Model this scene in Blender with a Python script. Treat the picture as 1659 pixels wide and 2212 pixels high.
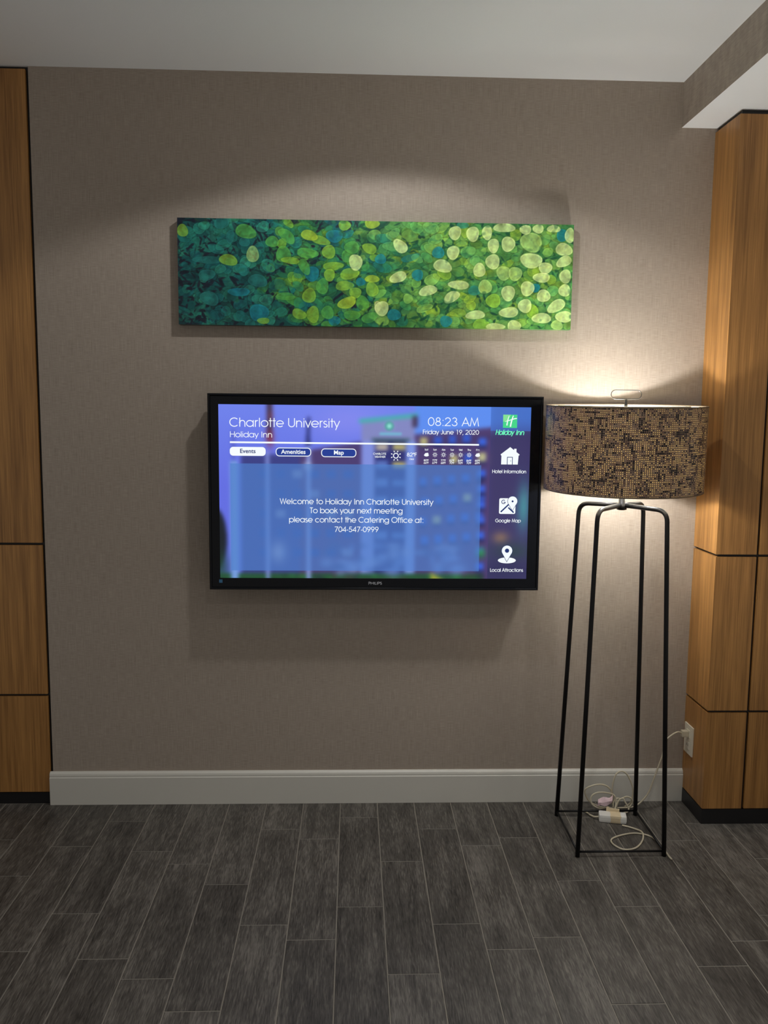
import bpy, bmesh, math, random
import numpy as np
from mathutils import Vector, Matrix

for o in list(bpy.data.objects):
    bpy.data.objects.remove(o, do_unlink=True)
scene = bpy.context.scene
COL = scene.collection
PI = math.pi

# ------------------------------------------------------------------ camera
CAM = dict(f=1838.0, h=1.6396, d=3.4544, yaw=0.0368, pitch=0.1152, roll=0.0102)
cd = bpy.data.cameras.new('camera')
cam = bpy.data.objects.new('camera', cd)
COL.objects.link(cam)
cd.sensor_fit = 'HORIZONTAL'
cd.sensor_width = 36.0
cd.lens = CAM['f'] / 1659.0 * 36.0
cd.clip_start = 0.02
cy, sy = math.cos(CAM['yaw']), math.sin(CAM['yaw'])
cp, sp = math.cos(CAM['pitch']), math.sin(CAM['pitch'])
fw = Vector((sy * cp, cy * cp, -sp))
rt = Vector((cy, -sy, 0))
up = rt.cross(fw)
c_, s_ = math.cos(CAM['roll']), math.sin(CAM['roll'])
r2, u2 = rt * c_ + up * s_, up * c_ - rt * s_
m4 = Matrix((r2, u2, -fw)).transposed().to_4x4()
m4.translation = Vector((0, -CAM['d'], CAM['h']))
cam.matrix_world = m4
scene.camera = cam

# ------------------------------------------------------------------ view, world, light levels
vs = scene.view_settings
vs.view_transform = 'Standard'
vs.look = 'None'
vs.gamma = 1.0
vs.use_curve_mapping = False
vs.exposure = 0.0
world = bpy.data.worlds.new('world')
scene.world = world
world.use_nodes = True
bg = world.node_tree.nodes['Background']
bg.inputs[0].default_value = (1.0, 0.955, 0.89, 1)
bg.inputs[1].default_value = 0.285         # dim light of the lobby around

WASH_W = 41.0       # recessed wall washer above the picture
FILL_CAN_W = 20.0        # unseen cans added to fill the room with light
BULB_E = 310.0      # radiance of the lamp's bulb

# wall washer, then the added fill cans: (x, y, z, watts, cone)
CANS = [(0.10, -0.86, 2.938, WASH_W, 140), (2.2, -2.6, 2.768, FILL_CAN_W * .55, 120), (0.3, -2.9, 2.938, FILL_CAN_W, 120), (1.05, -1.75, 2.938, FILL_CAN_W * .6, 120)]
for x, y, z, w, cone in CANS:
    ld = bpy.data.lights.new('downlight_beam', 'SPOT')
    ld.energy = w
    ld.color = (1.0, 1.0, 0.99)
    ld.spot_size = math.radians(cone)
    ld.spot_blend = 0.16
    ld.shadow_soft_size = 0.045
    lo = bpy.data.objects.new('downlight_beam', ld)
    COL.objects.link(lo)
    lo.location = (x, y, z - 0.012)

# ------------------------------------------------------------------ helpers
def srgb(r, g, b):
    def f(c):
        c /= 255.0
        return c / 12.92 if c <= 0.04045 else ((c + 0.055) / 1.055) ** 2.4
    return (f(r), f(g), f(b), 1.0)

def new_mat(name):
    m = bpy.data.materials.new(name)
    m.use_nodes = True
    nt = m.node_tree
    return m, nt, nt.nodes, nt.links, nt.nodes['Principled BSDF']

def plain(name, col, rough=0.5, metal=0.0, bump=0.0, scale=200.0, var=0.0):
    m, nt, N, L, b = new_mat(name)
    b.inputs['Base Color'].default_value = col
    b.inputs['Roughness'].default_value = rough
    b.inputs['Metallic'].default_value = metal
    if bump or var:
        tc = N.new('ShaderNodeTexCoord')
        n = N.new('ShaderNodeTexNoise')
        n.inputs['Scale'].default_value = scale
        n.inputs['Detail'].default_value = 4
        L.new(tc.outputs['Object'], n.inputs['Vector'])
        if bump:
            bp = N.new('ShaderNodeBump')
            bp.inputs['Strength'].default_value = bump
            bp.inputs['Distance'].default_value = 0.002
            L.new(n.outputs['Fac'], bp.inputs['Height'])
            L.new(bp.outputs['Normal'], b.inputs['Normal'])
        if var:
            mx = N.new('ShaderNodeMix'); mx.data_type = 'RGBA'
            mx.inputs['A'].default_value = [c * (1 - var) for c in col[:3]] + [1]
            mx.inputs['B'].default_value = [min(1, c * (1 + var)) for c in col[:3]] + [1]
            L.new(n.outputs['Fac'], mx.inputs['Factor'])
            L.new(mx.outputs['Result'], b.inputs['Base Color'])
    return m

def emis(name, col, strength=1.0):
    m = bpy.data.materials.new(name)
    m.use_nodes = True
    nt = m.node_tree
    nt.nodes.clear()
    e = nt.nodes.new('ShaderNodeEmission')
    e.inputs[0].default_value = col
    e.inputs[1].default_value = strength
    o = nt.nodes.new('ShaderNodeOutputMaterial')
    nt.links.new(e.outputs[0], o.inputs[0])
    return m

def math_node(N, L, op, a, b=None, c=None):
    n = N.new('ShaderNodeMath')
    n.operation = op
    for i, v in enumerate((a, b, c)):
        if v is None:
            continue
        if isinstance(v, (int, float)):
            n.inputs[i].default_value = v
        else:
            L.new(v, n.inputs[i])
    return n.outputs[0]

ORG = {}
def root(name, loc, label, cat, group=None):
    o = bpy.data.objects.new(name, None)
    COL.objects.link(o)
    o.location = loc
    o.empty_display_size = 0.05
    o['label'] = label
    o['category'] = cat
    if group:
        o['group'] = group
    ORG[o] = Vector(loc)
    return o

def mesh_obj(name, verts, faces, mat, parent=None, origin=None, smooth=False):
    """verts in world space; the object's origin sits at its parent's origin (or at origin)"""
    org = ORG[parent] if parent is not None else Vector(origin or (0, 0, 0))
    me = bpy.data.meshes.new(name)
    me.from_pydata([tuple(Vector(v) - org) for v in verts], [], faces)
    me.update()
    if smooth:
        me.polygons.foreach_set('use_smooth', [True] * len(me.polygons))
    for mt in (mat if isinstance(mat, (list, tuple)) else [mat]):
        me.materials.append(mt)
    o = bpy.data.objects.new(name, me)
    COL.objects.link(o)
    if parent is not None:
        o.parent = parent
    else:
        o.location = org
    ORG[o] = org
    return o

def structure(o):
    o['kind'] = 'structure'
    return o

def box_vf(x0, x1, y0, y1, z0, z1, b=0.0):
    """a box, its edges chamfered by b"""
    bm = bmesh.new()
    bmesh.ops.create_cube(bm, size=1.0)
    for v in bm.verts:
        v.co = Vector(((x0 + x1) / 2 + v.co.x * (x1 - x0), (y0 + y1) / 2 + v.co.y * (y1 - y0), (z0 + z1) / 2 + v.co.z * (z1 - z0)))
    if b > 0:
        bmesh.ops.bevel(bm, geom=list(bm.edges), offset=b, segments=2, affect='EDGES', profile=0.7)
    bm.verts.index_update()
    vs_ = [v.co.copy() for v in bm.verts]
    fs = [[v.index for v in f.verts] for f in bm.faces]
    bm.free()
    return vs_, fs

def join_vf(*parts):
    V, F = [], []
    for v, f in parts:
        k = len(V)
        V += list(v)
        F += [[i + k for i in q] for q in f]
    return V, F

def box(name, x0, x1, y0, y1, z0, z1, mat, parent=None, b=0.0, origin=None):
    v, f = box_vf(x0, x1, y0, y1, z0, z1, b)
    return mesh_obj(name, v, f, mat, parent, origin)

def spline(pts, n=8, closed=False):
    """Catmull-Rom through pts"""
    P = [Vector(p) for p in pts]
    out = []
    m = len(P)
    for i in range(m if closed else m - 1):
        if closed:
            a, b, c, d = P[(i - 1) % m], P[i], P[(i + 1) % m], P[(i + 2) % m]
        else:
            a, b, c, d = P[max(i - 1, 0)], P[i], P[i + 1], P[min(i + 2, m - 1)]
        for k in range(n):
            t = k / n
            out.append(0.5 * ((2 * b) + (c - a) * t + (2 * a - 5 * b + 4 * c - d) * t * t + (3 * b - a - 3 * c + d) * t ** 3))
    if not closed:
        out.append(P[-1])
    return out

def tube_vf(pts, r, seg=8, closed=False, phase=0.0):
    P = [Vector(p) for p in pts]
    n = len(P)
    T = []
    for i in range(n):
        if closed:
            t = P[(i + 1) % n] - P[i - 1]
        else:
            t = P[min(i + 1, n - 1)] - P[max(i - 1, 0)]
        T.append(t.normalized())
    ref = Vector((0, 0, 1)) if abs(T[0].z) < 0.9 else Vector((1, 0, 0))
    nrm = (ref - T[0] * ref.dot(T[0])).normalized()
    V, F = [], []
    for i in range(n):
        nrm = (nrm - T[i] * nrm.dot(T[i])).normalized()
        bn = T[i].cross(nrm)
        # keep thickness in bends
        k = 1.0
        rr = r[i] if isinstance(r, (list, tuple)) else r
        for j in range(seg):
            a = 2 * PI * j / seg + phase
            V.append(P[i] + (nrm * math.cos(a) + bn * math.sin(a)) * rr * k)
    for i in range(n if closed else n - 1):
        i2 = (i + 1) % n
        for j in range(seg):
            j2 = (j + 1) % seg
            F.append([i * seg + j, i * seg + j2, i2 * seg + j2, i2 * seg + j])
    if not closed:
        F.append(list(range(seg))[::-1])
        F.append([(n - 1) * seg + j for j in range(seg)])
    return V, F

def tube(name, pts, r, mat, parent=None, seg=8, closed=False, origin=None, phase=0.0):
    v, f = tube_vf(pts, r, seg, closed, phase)
    return mesh_obj(name, v, f, mat, parent, origin, smooth=seg > 4)

def lathe(name, prof, centre, mat, parent, seg=32):
    V, F = [], []
    for r, z in prof:
        for j in range(seg):
            a = 2 * PI * j / seg
            V.append((centre[0] + r * math.cos(a), centre[1] + r * math.sin(a), centre[2] + z))
    for i in range(len(prof) - 1):
        for j in range(seg):
            j2 = (j + 1) % seg
            F.append([i * seg + j, i * seg + j2, (i + 1) * seg + j2, (i + 1) * seg + j])
    F.append([j for j in range(seg)][::-1])
    F.append([(len(prof) - 1) * seg + j for j in range(seg)])
    return mesh_obj(name, V, F, mat, parent, smooth=True)

# ------------------------------------------------------------------ materials
def wallpaper_material():
    m, nt, N, L, b = new_mat('woven_wallpaper')
    tc = N.new('ShaderNodeTexCoord')
    outs = []
    for sc in ((30, 30, 500), (500, 30, 14)):
        mp = N.new('ShaderNodeMapping')
        mp.inputs['Scale'].default_value = sc
        L.new(tc.outputs['Object'], mp.inputs['Vector'])
        n = N.new('ShaderNodeTexNoise')
        n.inputs['Scale'].default_value = 1.0
        n.inputs['Detail'].default_value = 3
        L.new(mp.outputs['Vector'], n.inputs['Vector'])
        outs.append(n.outputs['Fac'])
    s = math_node(N, L, 'ADD', outs[0], outs[1])
    s = math_node(N, L, 'MULTIPLY', s, 0.5)
    r = N.new('ShaderNodeValToRGB')
    r.color_ramp.elements[0].position = 0.33
    r.color_ramp.elements[1].position = 0.67
    r.color_ramp.elements[0].color = srgb(146, 134, 122)
    r.color_ramp.elements[1].color = srgb(177, 164, 151)
    L.new(s, r.inputs['Fac'])
    L.new(r.outputs['Color'], b.inputs['Base Color'])
    b.inputs['Roughness'].default_value = 0.62
    b.inputs['Specular IOR Level'].default_value = 0.3
    bp = N.new('ShaderNodeBump')
    bp.inputs['Strength'].default_value = 0.25
    bp.inputs['Distance'].default_value = 0.0015
    L.new(s, bp.inputs['Height'])
    L.new(bp.outputs['Normal'], b.inputs['Normal'])
    return m

def wood_material():
    m, nt, N, L, b = new_mat('wood_veneer')
    tc = N.new('ShaderNodeTexCoord')
    oi = N.new('ShaderNodeObjectInfo')
    off = N.new('ShaderNodeVectorMath'); off.operation = 'SCALE'
    cx = N.new('ShaderNodeCombineXYZ')
    for i in range(3):
        L.new(oi.outputs['Random'], cx.inputs[i])
    L.new(cx.outputs[0], off.inputs[0])
    off.inputs['Scale'].default_value = 37.0
    ad = N.new('ShaderNodeVectorMath'); ad.operation = 'ADD'
    L.new(tc.outputs['Object'], ad.inputs[0])
    L.new(off.outputs[0], ad.inputs[1])
    outs = []
    for sc, d in (((38, 38, 1.1), 3), ((230, 230, 5.0), 4)):
        mp = N.new('ShaderNodeMapping')
        mp.inputs['Scale'].default_value = sc
        L.new(ad.outputs[0], mp.inputs['Vector'])
        n = N.new('ShaderNodeTexNoise')
        n.inputs['Scale'].default_value = 1.0
        n.inputs['Detail'].default_value = d
        L.new(mp.outputs['Vector'], n.inputs['Vector'])
        outs.append(n.outputs['Fac'])
    a = math_node(N, L, 'MULTIPLY', outs[0], 0.5)
    s = math_node(N, L, 'MULTIPLY_ADD', outs[1], 0.5, a)
    r = N.new('ShaderNodeValToRGB')
    r.color_ramp.elements[0].position = 0.3
    r.color_ramp.elements[1].position = 0.68
    r.color_ramp.elements[0].color = srgb(120, 80, 38)
    r.color_ramp.elements[1].color = srgb(190, 138, 76)
    L.new(s, r.inputs['Fac'])
    L.new(r.outputs['Color'], b.inputs['Base Color'])
    b.inputs['Roughness'].default_value = 0.42
    bp = N.new('ShaderNodeBump')
    bp.inputs['Strength'].default_value = 0.06
    bp.inputs['Distance'].default_value = 0.001
    L.new(outs[1], bp.inputs['Height'])
    L.new(bp.outputs['Normal'], b.inputs['Normal'])
    return m

def tile_material():
    m, nt, N, L, b = new_mat('wood_look_tile')
    tc = N.new('ShaderNodeTexCoord')
    oi = N.new('ShaderNodeObjectInfo')
    cx = N.new('ShaderNodeCombineXYZ')
    for i in range(3):
        L.new(oi.outputs['Random'], cx.inputs[i])
    off = N.new('ShaderNodeVectorMath'); off.operation = 'SCALE'
    L.new(cx.outputs[0], off.inputs[0])
    off.inputs['Scale'].default_value = 53.0
    ad = N.new('ShaderNodeVectorMath'); ad.operation = 'ADD'
    L.new(tc.outputs['Object'], ad.inputs[0])
    L.new(off.outputs[0], ad.inputs[1])
    outs = []
    for sc, d, dist in (((26, 3.0, 3), 4, 0.8), ((260, 24, 9), 5, 0.6), ((9, 5, 5), 2, 0.0)):
        mp = N.new('ShaderNodeMapping')
        mp.inputs['Scale'].default_value = sc
        L.new(ad.outputs[0], mp.inputs['Vector'])
        n = N.new('ShaderNodeTexNoise')
        n.inputs['Scale'].default_value = 1.0
        n.inputs['Detail'].default_value = d
        n.inputs['Distortion'].default_value = dist
        L.new(mp.outputs['Vector'], n.inputs['Vector'])
        outs.append(n.outputs['Fac'])
    s = math_node(N, L, 'MULTIPLY', outs[0], 0.30)
    s = math_node(N, L, 'MULTIPLY_ADD', outs[1], 0.50, s)
    s = math_node(N, L, 'MULTIPLY_ADD', outs[2], 0.2, s)
    s = math_node(N, L, 'MULTIPLY_ADD', oi.outputs['Random'], 0.06, math_node(N, L, 'SUBTRACT', s, 0.03))
    r = N.new('ShaderNodeValToRGB')
    cr = r.color_ramp
    cr.elements[0].position = 0.35
    cr.elements[1].position = 0.67
    cr.elements[0].color = srgb(44, 41, 38)
    cr.elements[1].color = srgb(120, 115, 108)
    e = cr.elements.new(0.5)
    e.color = srgb(78, 74, 69)
    L.new(s, r.inputs['Fac'])
    L.new(r.outputs['Color'], b.inputs['Base Color'])
    b.inputs['Roughness'].default_value = 0.5
    b.inputs['Specular IOR Level'].default_value = 0.4
    bp = N.new('ShaderNodeBump')
    bp.inputs['Strength'].default_value = 0.2
    bp.inputs['Distance'].default_value = 0.001
    L.new(outs[1], bp.inputs['Height'])
    L.new(bp.outputs['Normal'], b.inputs['Normal'])
    return m

M_WALL = wallpaper_material()
M_WOOD = wood_material()
M_TILE = tile_material()
M_CEIL = plain('white_ceiling_paint', srgb(243, 244, 244), 0.8, bump=0.15, scale=160)
M_BASE = plain('baseboard_paint', srgb(206, 203, 194), 0.42, var=0.02, scale=6)
M_GROUT = plain('grout', srgb(132, 126, 116), 0.8, bump=0.3, scale=300, var=0.12)
M_BLACK = plain('black_reveal', srgb(14, 13, 15), 0.5)
M_PLINTH = plain('black_plinth', srgb(20, 19, 21), 0.4, bump=0.1, scale=60)
M_TVBLACK = plain('gloss_black_plastic', srgb(12, 14, 20), 0.16)
M_TVBLACK.node_tree.nodes['Principled BSDF'].inputs['Specular IOR Level'].default_value = 0.22
M_TVBODY = plain('matt_black_plastic', srgb(14, 14, 15), 0.5)
M_IRON = plain('black_iron', srgb(32, 31, 32), 0.38, metal=0.6, bump=0.05, scale=120)
M_STEEL = plain('brushed_steel', srgb(96, 95, 93), 0.3, metal=0.9)
M_PLATE = plain('ivory_plastic', srgb(222, 214, 196), 0.4)
M_CORD = plain('clear_beige_cord', srgb(200, 190, 166), 0.35)
M_ADAPT = plain('white_plastic', srgb(226, 224, 218), 0.4)
M_TAPE = plain('tan_tape', srgb(216, 198, 164), 0.6, var=0.05, scale=80)
M_TAG = plain('pink_paper', srgb(228, 200, 206), 0.7, var=0.08, scale=220)
M_TRIMW = plain('white_metal_trim', srgb(225, 225, 222), 0.4)
M_SLOT = plain('dark_slot', srgb(40, 36, 32), 0.6)

# ------------------------------------------------------------------ the room
XL, XR, XS = -1.2452, 1.4191, 1.2837
ZC, ZS = 2.9381, 2.768
D = 0.2195
Z1, Z2 = 1.101, 0.4695

wall = structure(box('wall_back', XL, XR + 0.02, 0.0, 0.12, 0.0, ZC, M_WALL))
ceil = structure(box('ceiling', -2.7, 2.9, -3.3, 0.3, ZC, ZC + 0.08, M_CEIL))
v, f = box_vf(XS, 2.9, -3.3, 0.02, ZS, ZC)
sof = mesh_obj('soffit', v, f, [M_WALL, M_CEIL], ceil)
for pl in sof.data.polygons:
    pl.material_index = 1 if pl.normal.z < -0.5 else 0
sof['label'] = 'dropped soffit with a taupe side and white underside'

# baseboard with a moulded top
prof = [(0.0, 0.0), (-0.016, 0.0), (-0.016, 0.1165), (-0.0135, 0.1195), (-0.0135, 0.1265), (-0.0115, 0.1335), (-0.006, 0.1385), (-0.004, 0.1408), (0.0, 0.1408)]
bx0, bx1 = XL - 0.011, XR - 0.0005
V = [(bx0, y, z) for y, z in prof] + [(bx1, y, z) for y, z in prof]
n = len(prof)
F = [[i, (i + 1) % n, n + (i + 1) % n, n + i] for i in range(n)] + [list(range(n))[::-1], [n + i for i in range(n)]]
structure(mesh_obj('baseboard_back', V, F, M_BASE))

# wood panelled wall on the left: a black backing, panels and a plinth
wl = structure(box('wall_left', -2.7, XL, 0.012, 0.12, 0.0, ZC, M_BLACK))
xe = XL - 0.011
cols = [(xe - 0.60, xe), (xe - 1.21, xe - 0.61)]
rows = [(0.052, Z2 - 0.005), (Z2 + 0.005, Z1 - 0.005), (Z1 + 0.005, ZC - 0.011)]
for a, b_ in cols:
    for z0, z1 in rows:
        box('panel', a, b_, -0.002, 0.012, z0, z1, M_WOOD, wl, b=0.0008)
box('plinth', -2.6, XL - 0.011, 0.002, 0.012, 0.0, 0.048, M_PLINTH, wl)

# wood clad pier on the right: mitred corner panels
wr = structure(box('wall_right', XR + 0.012, 2.9, -D + 0.012, 0.12, 0.0, ZS, M_BLACK))
def prism(name, poly, z0, z1, mat, parent):
    n = len(poly)
    V = [(x, y, z0) for x, y in poly] + [(x, y, z1) for x, y in poly]
    F = [list(range(n))[::-1], [n + i for i in range(n)]] + [[i, (i + 1) % n, n + (i + 1) % n, n + i] for i in range(n)]
    return mesh_obj(name, V, F, mat, parent)
xg = 1.585
rrows = [(0.0636, Z2 - 0.005), (Z2 + 0.005, Z1 - 0.005), (Z1 + 0.005, 2.7512)]
for z0, z1 in rrows:
    prism('panel', [(XR, -D), (XR + 0.012, -D + 0.012), (XR + 0.012, -0.0005), (XR, -0.0005)], z0, z1, M_WOOD, wr)
    prism('panel', [(XR, -D), (xg - 0.005, -D), (xg - 0.005, -D + 0.012), (XR + 0.012, -D + 0.012)], z0, z1, M_WOOD, wr)
    box('panel', xg + 0.005, xg + 0.605, -D, -D + 0.012, z0, z1, M_WOOD, wr, b=0.0008)
    box('panel', xg + 0.615, xg + 1.215, -D, -D + 0.012, z0, z1, M_WOOD, wr, b=0.0008)
prism('plinth', [(XR - 0.002, -D - 0.002), (2.8, -D - 0.002), (2.8, -D + 0.012), (XR + 0.012, -D + 0.012), (XR + 0.012, -0.0165), (XR - 0.002, -0.0165)], 0.0, 0.061, M_PLINTH, wr)

# floor: grout bed and wood-look tiles, each its own piece
floor = structure(box('floor', -2.7, 2.9, -3.3, 0.3, -0.08, -0.0016, M_GROUT))
ORG[floor] = Vector((0, 0, 0))
PW, PL, GAP = 0.1555, 0.635, 0.0036
X0 = -0.0451
PH = {-7: -.359, -6: -.163, -5: -.40, -4: -.494, -3: -.633, -2: -.238, -1: -.318, 0: -.142, 1: -.489, 2: -.244, 3: -.378, 4: -.32, 5: -.631, 6: -.157, 7: -.472, 8: -.352, 9: -.215, 10: -.492}
random.seed(4)
tile_cache = {}
def tile_mesh(w, l):
    key = (round(w, 4), round(l, 4))
    if key not in tile_cache:
        c = 0.0012
        x, y = w / 2, l / 2
        V = [(-x, -y, -0.004), (x, -y, -0.004), (x, y, -0.004), (-x, y, -0.004),
             (-x, -y, -c), (x, -y, -c), (x, y, -c), (-x, y, -c),
             (-x + c, -y + c, 0), (x - c, -y + c, 0), (x - c, y - c, 0), (-x + c, y - c, 0)]
        F = [[8, 9, 10, 11]]
        for k in (0, 4):
            for i in range(4):
                j = (i + 1) % 4
                F.append([k + i, k + j, k + 4 + j, k + 4 + i])
        me = bpy.data.meshes.new('tile')
        me.from_pydata(V, [], F)
        me.materials.append(M_TILE)
        tile_cache[key] = me
    return tile_cache[key]
YEND, YBACK = -3.2, -0.001
for k in range(-14, 15):
    ph = PH.get(k, -random.uniform(0.02, 0.62))
    xc = X0 + (k + 0.5) * PW
    edges = [YBACK + GAP / 2]
    y = ph
    while y > -0.02:
        y -= PL
    while y > YEND:
        edges.append(y)
        y -= PL
    for a, b_ in zip(edges[:-1], edges[1:]):
        l = a - b_ - GAP
        if l < 0.02:
            continue
        o = bpy.data.objects.new('tile', tile_mesh(PW - GAP, l))
        COL.objects.link(o)
        o.location = (xc, (a + b_) / 2, random.uniform(-0.0004, 0.0))
        o.parent = floor

# out of view in the ceiling: the wall washer, then cans added as fill
for i, (x, y, z, w, cone) in enumerate(CANS):
    lab = ['white recessed wall washer in the ceiling before the picture', 'white recessed downlight added as unseen fill in the soffit at the right', 'white recessed downlight added as unseen fill in the ceiling nearest the viewer', 'white recessed downlight added as unseen fill in the ceiling before the floor lamp'][i]
    t = root('recessed_downlight', (x, y, z - 0.010), lab, 'downlight', 'recessed ceiling lights')
    seg = 32
    V, F = [], []
    prof2 = [(0.085, 0.010), (0.085, 0.004), (0.078, 0.0), (0.066, 0.002), (0.064, 0.010)]
    for r, dz in prof2:
        for j in range(seg):
            V.append((x + r * math.cos(2 * PI * j / seg), y + r * math.sin(2 * PI * j / seg), z - 0.010 + dz))
    for q in range(len(prof2) - 1):
        for j in range(seg):
            F.append([q * seg + j, q * seg + (j + 1) % seg, (q + 1) * seg + (j + 1) % seg, (q + 1) * seg + j])
    mesh_obj('trim_ring', V, F, M_TRIMW, t, smooth=True)
    V = [(x + 0.064 * math.cos(2 * PI * j / seg), y + 0.064 * math.sin(2 * PI * j / seg), z - 0.001) for j in range(seg)]
    mesh_obj('lens', V, [list(range(seg))[::-1]], emis('downlight_lens', (1, .95, .88, 1), 3.0) if i == 0 else bpy.data.materials['downlight_lens'], t)

# ------------------------------------------------------------------ a monoline geometric alphabet (strokes)
XH = 0.74
def arc(cx, cy, rx, ry, a0=0, a1=360, n=None):
    n = n or max(4, int(abs(a1 - a0) / 12))
    return [(cx + rx * math.cos(math.radians(a0 + (a1 - a0) * i / n)), cy + ry * math.sin(math.radians(a0 + (a1 - a0) * i / n))) for i in range(n + 1)]
def bowl(cx=0.37):
    return arc(cx, 0.37, 0.325, 0.33)
GL = {
 ' ': (0.34, []),
 'A': (0.80, [[(.03, 0), (.40, .97), (.77, 0)], [(.16, .33), (.64, .33)]]),
 'C': (0.90, [arc(.47, .5, .43, .46, 45, 315)]),
 'E': (0.58, [[(.52, .955), (.10, .955), (.10, .045), (.52, .045)], [(.10, .52), (.50, .52)]]),
 'F': (0.54, [[(.50, .955), (.10, .955), (.10, 0)], [(.10, .53), (.48, .53)]]),
 'G': (0.96, [arc(.47, .5, .43, .46, 45, 360) , [(.90, .5), (.52, .5)]]),
 'H': (0.80, [[(.10, 0), (.10, 1)], [(.70, 0), (.70, 1)], [(.10, .53), (.70, .53)]]),
 'I': (0.28, [[(.14, 0), (.14, 1)]]),
 'J': (0.52, [[(.40, 1), (.40, .26)] + arc(.23, .24, .17, .20, 0, -155)[1:]]),
 'L': (0.50, [[(.10, 1), (.10, .045), (.48, .045)]]),
 'M': (0.98, [[(.07, 0), (.20, .96), (.49, .10), (.78, .96), (.91, 0)]]),
 'N': (0.82, [[(.10, 0), (.10, .94), (.72, .06), (.72, 1)]]),
 'O': (0.98, [arc(.49, .5, .44, .46)]),
 'R': (0.62, [[(.10, 0), (.10, .955), (.30, .955)] + arc(.30, .715, .24, .24, 90, -90) + [(.10, .475)], [(.28, .475), (.58, 0)]]),
 'S': (0.56, [arc(.27, .74, .20, .215, 35, 270) + arc(.27, .27, .22, .225, 90, -155)[1:]]),
 'T': (0.52, [[(.26, 0), (.26, .955)], [(.01, .955), (.51, .955)]]),
 'U': (0.76, [[(.10, 1), (.10, .34)] + arc(.38, .33, .28, .285, 180, 360) + [(.66, 1)]]),
 'W': (1.02, [[(.03, 1), (.28, .05), (.51, .95), (.74, .05), (.99, 1)]]),
 'a': (0.80, [bowl(), [(.695, 0), (.695, XH)]]),
 'b': (0.80, [bowl(.43), [(.10, 0), (.10, 1)]]),
 'c': (0.74, [arc(.39, .37, .325, .33, 45, 315)]),
 'd': (0.80, [bowl(), [(.695, 0), (.695, 1)]]),
 'e': (0.78, [[(.055, .36), (.715, .36)], arc(.385, .37, .33, .33, 0, 318)]),
 'f': (0.36, [arc(.31, .82, .13, .14, 80, 180) + [(.18, 0)], [(.03, .69), (.34, .69)]]),
 'g': (0.80, [bowl(), [(.695, XH), (.695, -.03)] + arc(.37, -.03, .325, .21, 0, -158)[1:]]),
 'h': (0.70, [[(.10, 0), (.10, 1)], [(.10, .42)] + arc(.345, .42, .245, .28, 180, 0) + [(.59, 0)]]),
 'i': (0.22, [[(.11, 0), (.11, XH)], [(.11, .87), (.11, .98)]]),
 'k': (0.58, [[(.10, 0), (.10, 1)], [(.12, .37), (.50, XH)], [(.24, .48), (.56, 0)]]),
 'l': (0.22, [[(.11, 0), (.11, 1)]]),
 'm': (1.08, [[(.10, 0), (.10, XH)], [(.10, .44)] + arc(.315, .44, .215, .26, 180, 0) + [(.53, 0)], [(.53, .44)] + arc(.755, .44, .22, .26, 180, 0) + [(.975, 0)]]),
 'n': (0.70, [[(.10, 0), (.10, XH)], [(.10, .42)] + arc(.345, .42, .245, .28, 180, 0) + [(.59, 0)]]),
 'o': (0.76, [bowl(.38)]),
 'p': (0.80, [bowl(.43), [(.10, -.27), (.10, XH)]]),
 'r': (0.38, [[(.10, 0), (.10, XH)], [(.10, .44)] + arc(.30, .45, .20, .25, 180, 78)]),
 's': (0.46, [arc(.22, .54, .15, .155, 40, 270) + arc(.22, .20, .175, .16, 90, -150)[1:]]),
 't': (0.36, [[(.18, 0), (.18, 1)], [(.03, .69), (.33, .69)]]),
 'u': (0.70, [[(.10, XH), (.10, .32)] + arc(.345, .32, .245, .28, 180, 360) + [(.59, XH)], [(.59, 0), (.59, .34)]]),
 'v': (0.58, [[(.02, XH), (.29, .03), (.56, XH)]]),
 'w': (0.86, [[(.02, XH), (.24, .03), (.43, .70), (.62, .03), (.84, XH)]]),
 'x': (0.56, [[(.03, 0), (.52, XH)], [(.03, XH), (.52, 0)]]),
 'y': (0.58, [[(.02, XH), (.30, .02)], [(.56, XH), (.17, -.27)]]),
 '0': (0.70, [arc(.35, .5, .29, .46)]),
 '1': (0.70, [[(.24, .955), (.42, .955), (.42, 0)]]),
 '2': (0.70, [arc(.34, .70, .25, .26, 168, -38) + [(.07, .045), (.63, .045)]]),
 '3': (0.70, [arc(.32, .745, .20, .215, 160, -90) , arc(.32, .275, .25, .235, 90, -165)]),
 '4': (0.70, [[(.52, 0), (.52, .94), (.06, .27), (.65, .27)]]),
 '5': (0.70, [[(.58, .955), (.22, .955), (.15, .53)] + arc(.33, .315, .26, .275, 130, -160)]),
 '6': (0.70, [arc(.35, .30, .26, .26), [(.11, .40), (.46, 1)]]),
 '7': (0.70, [[(.07, .955), (.60, .955), (.20, 0)]]),
 '8': (0.70, [arc(.35, .745, .19, .21), arc(.35, .28, .25, .235)]),
 '9': (0.70, [arc(.35, .70, .26, .26), [(.59, .60), (.24, 0)]]),
 '-': (0.38, [[(.05, .36), (.33, .36)]]),
 ':': (0.28, [[(.14, 0), (.14, .11)], [(.14, .60), (.14, .71)]]),
 ',': (0.28, [[(.16, .10), (.08, -.14)]]),
 '\u00b0': (0.34, [arc(.17, .82, .12, .12)]),
}
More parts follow.
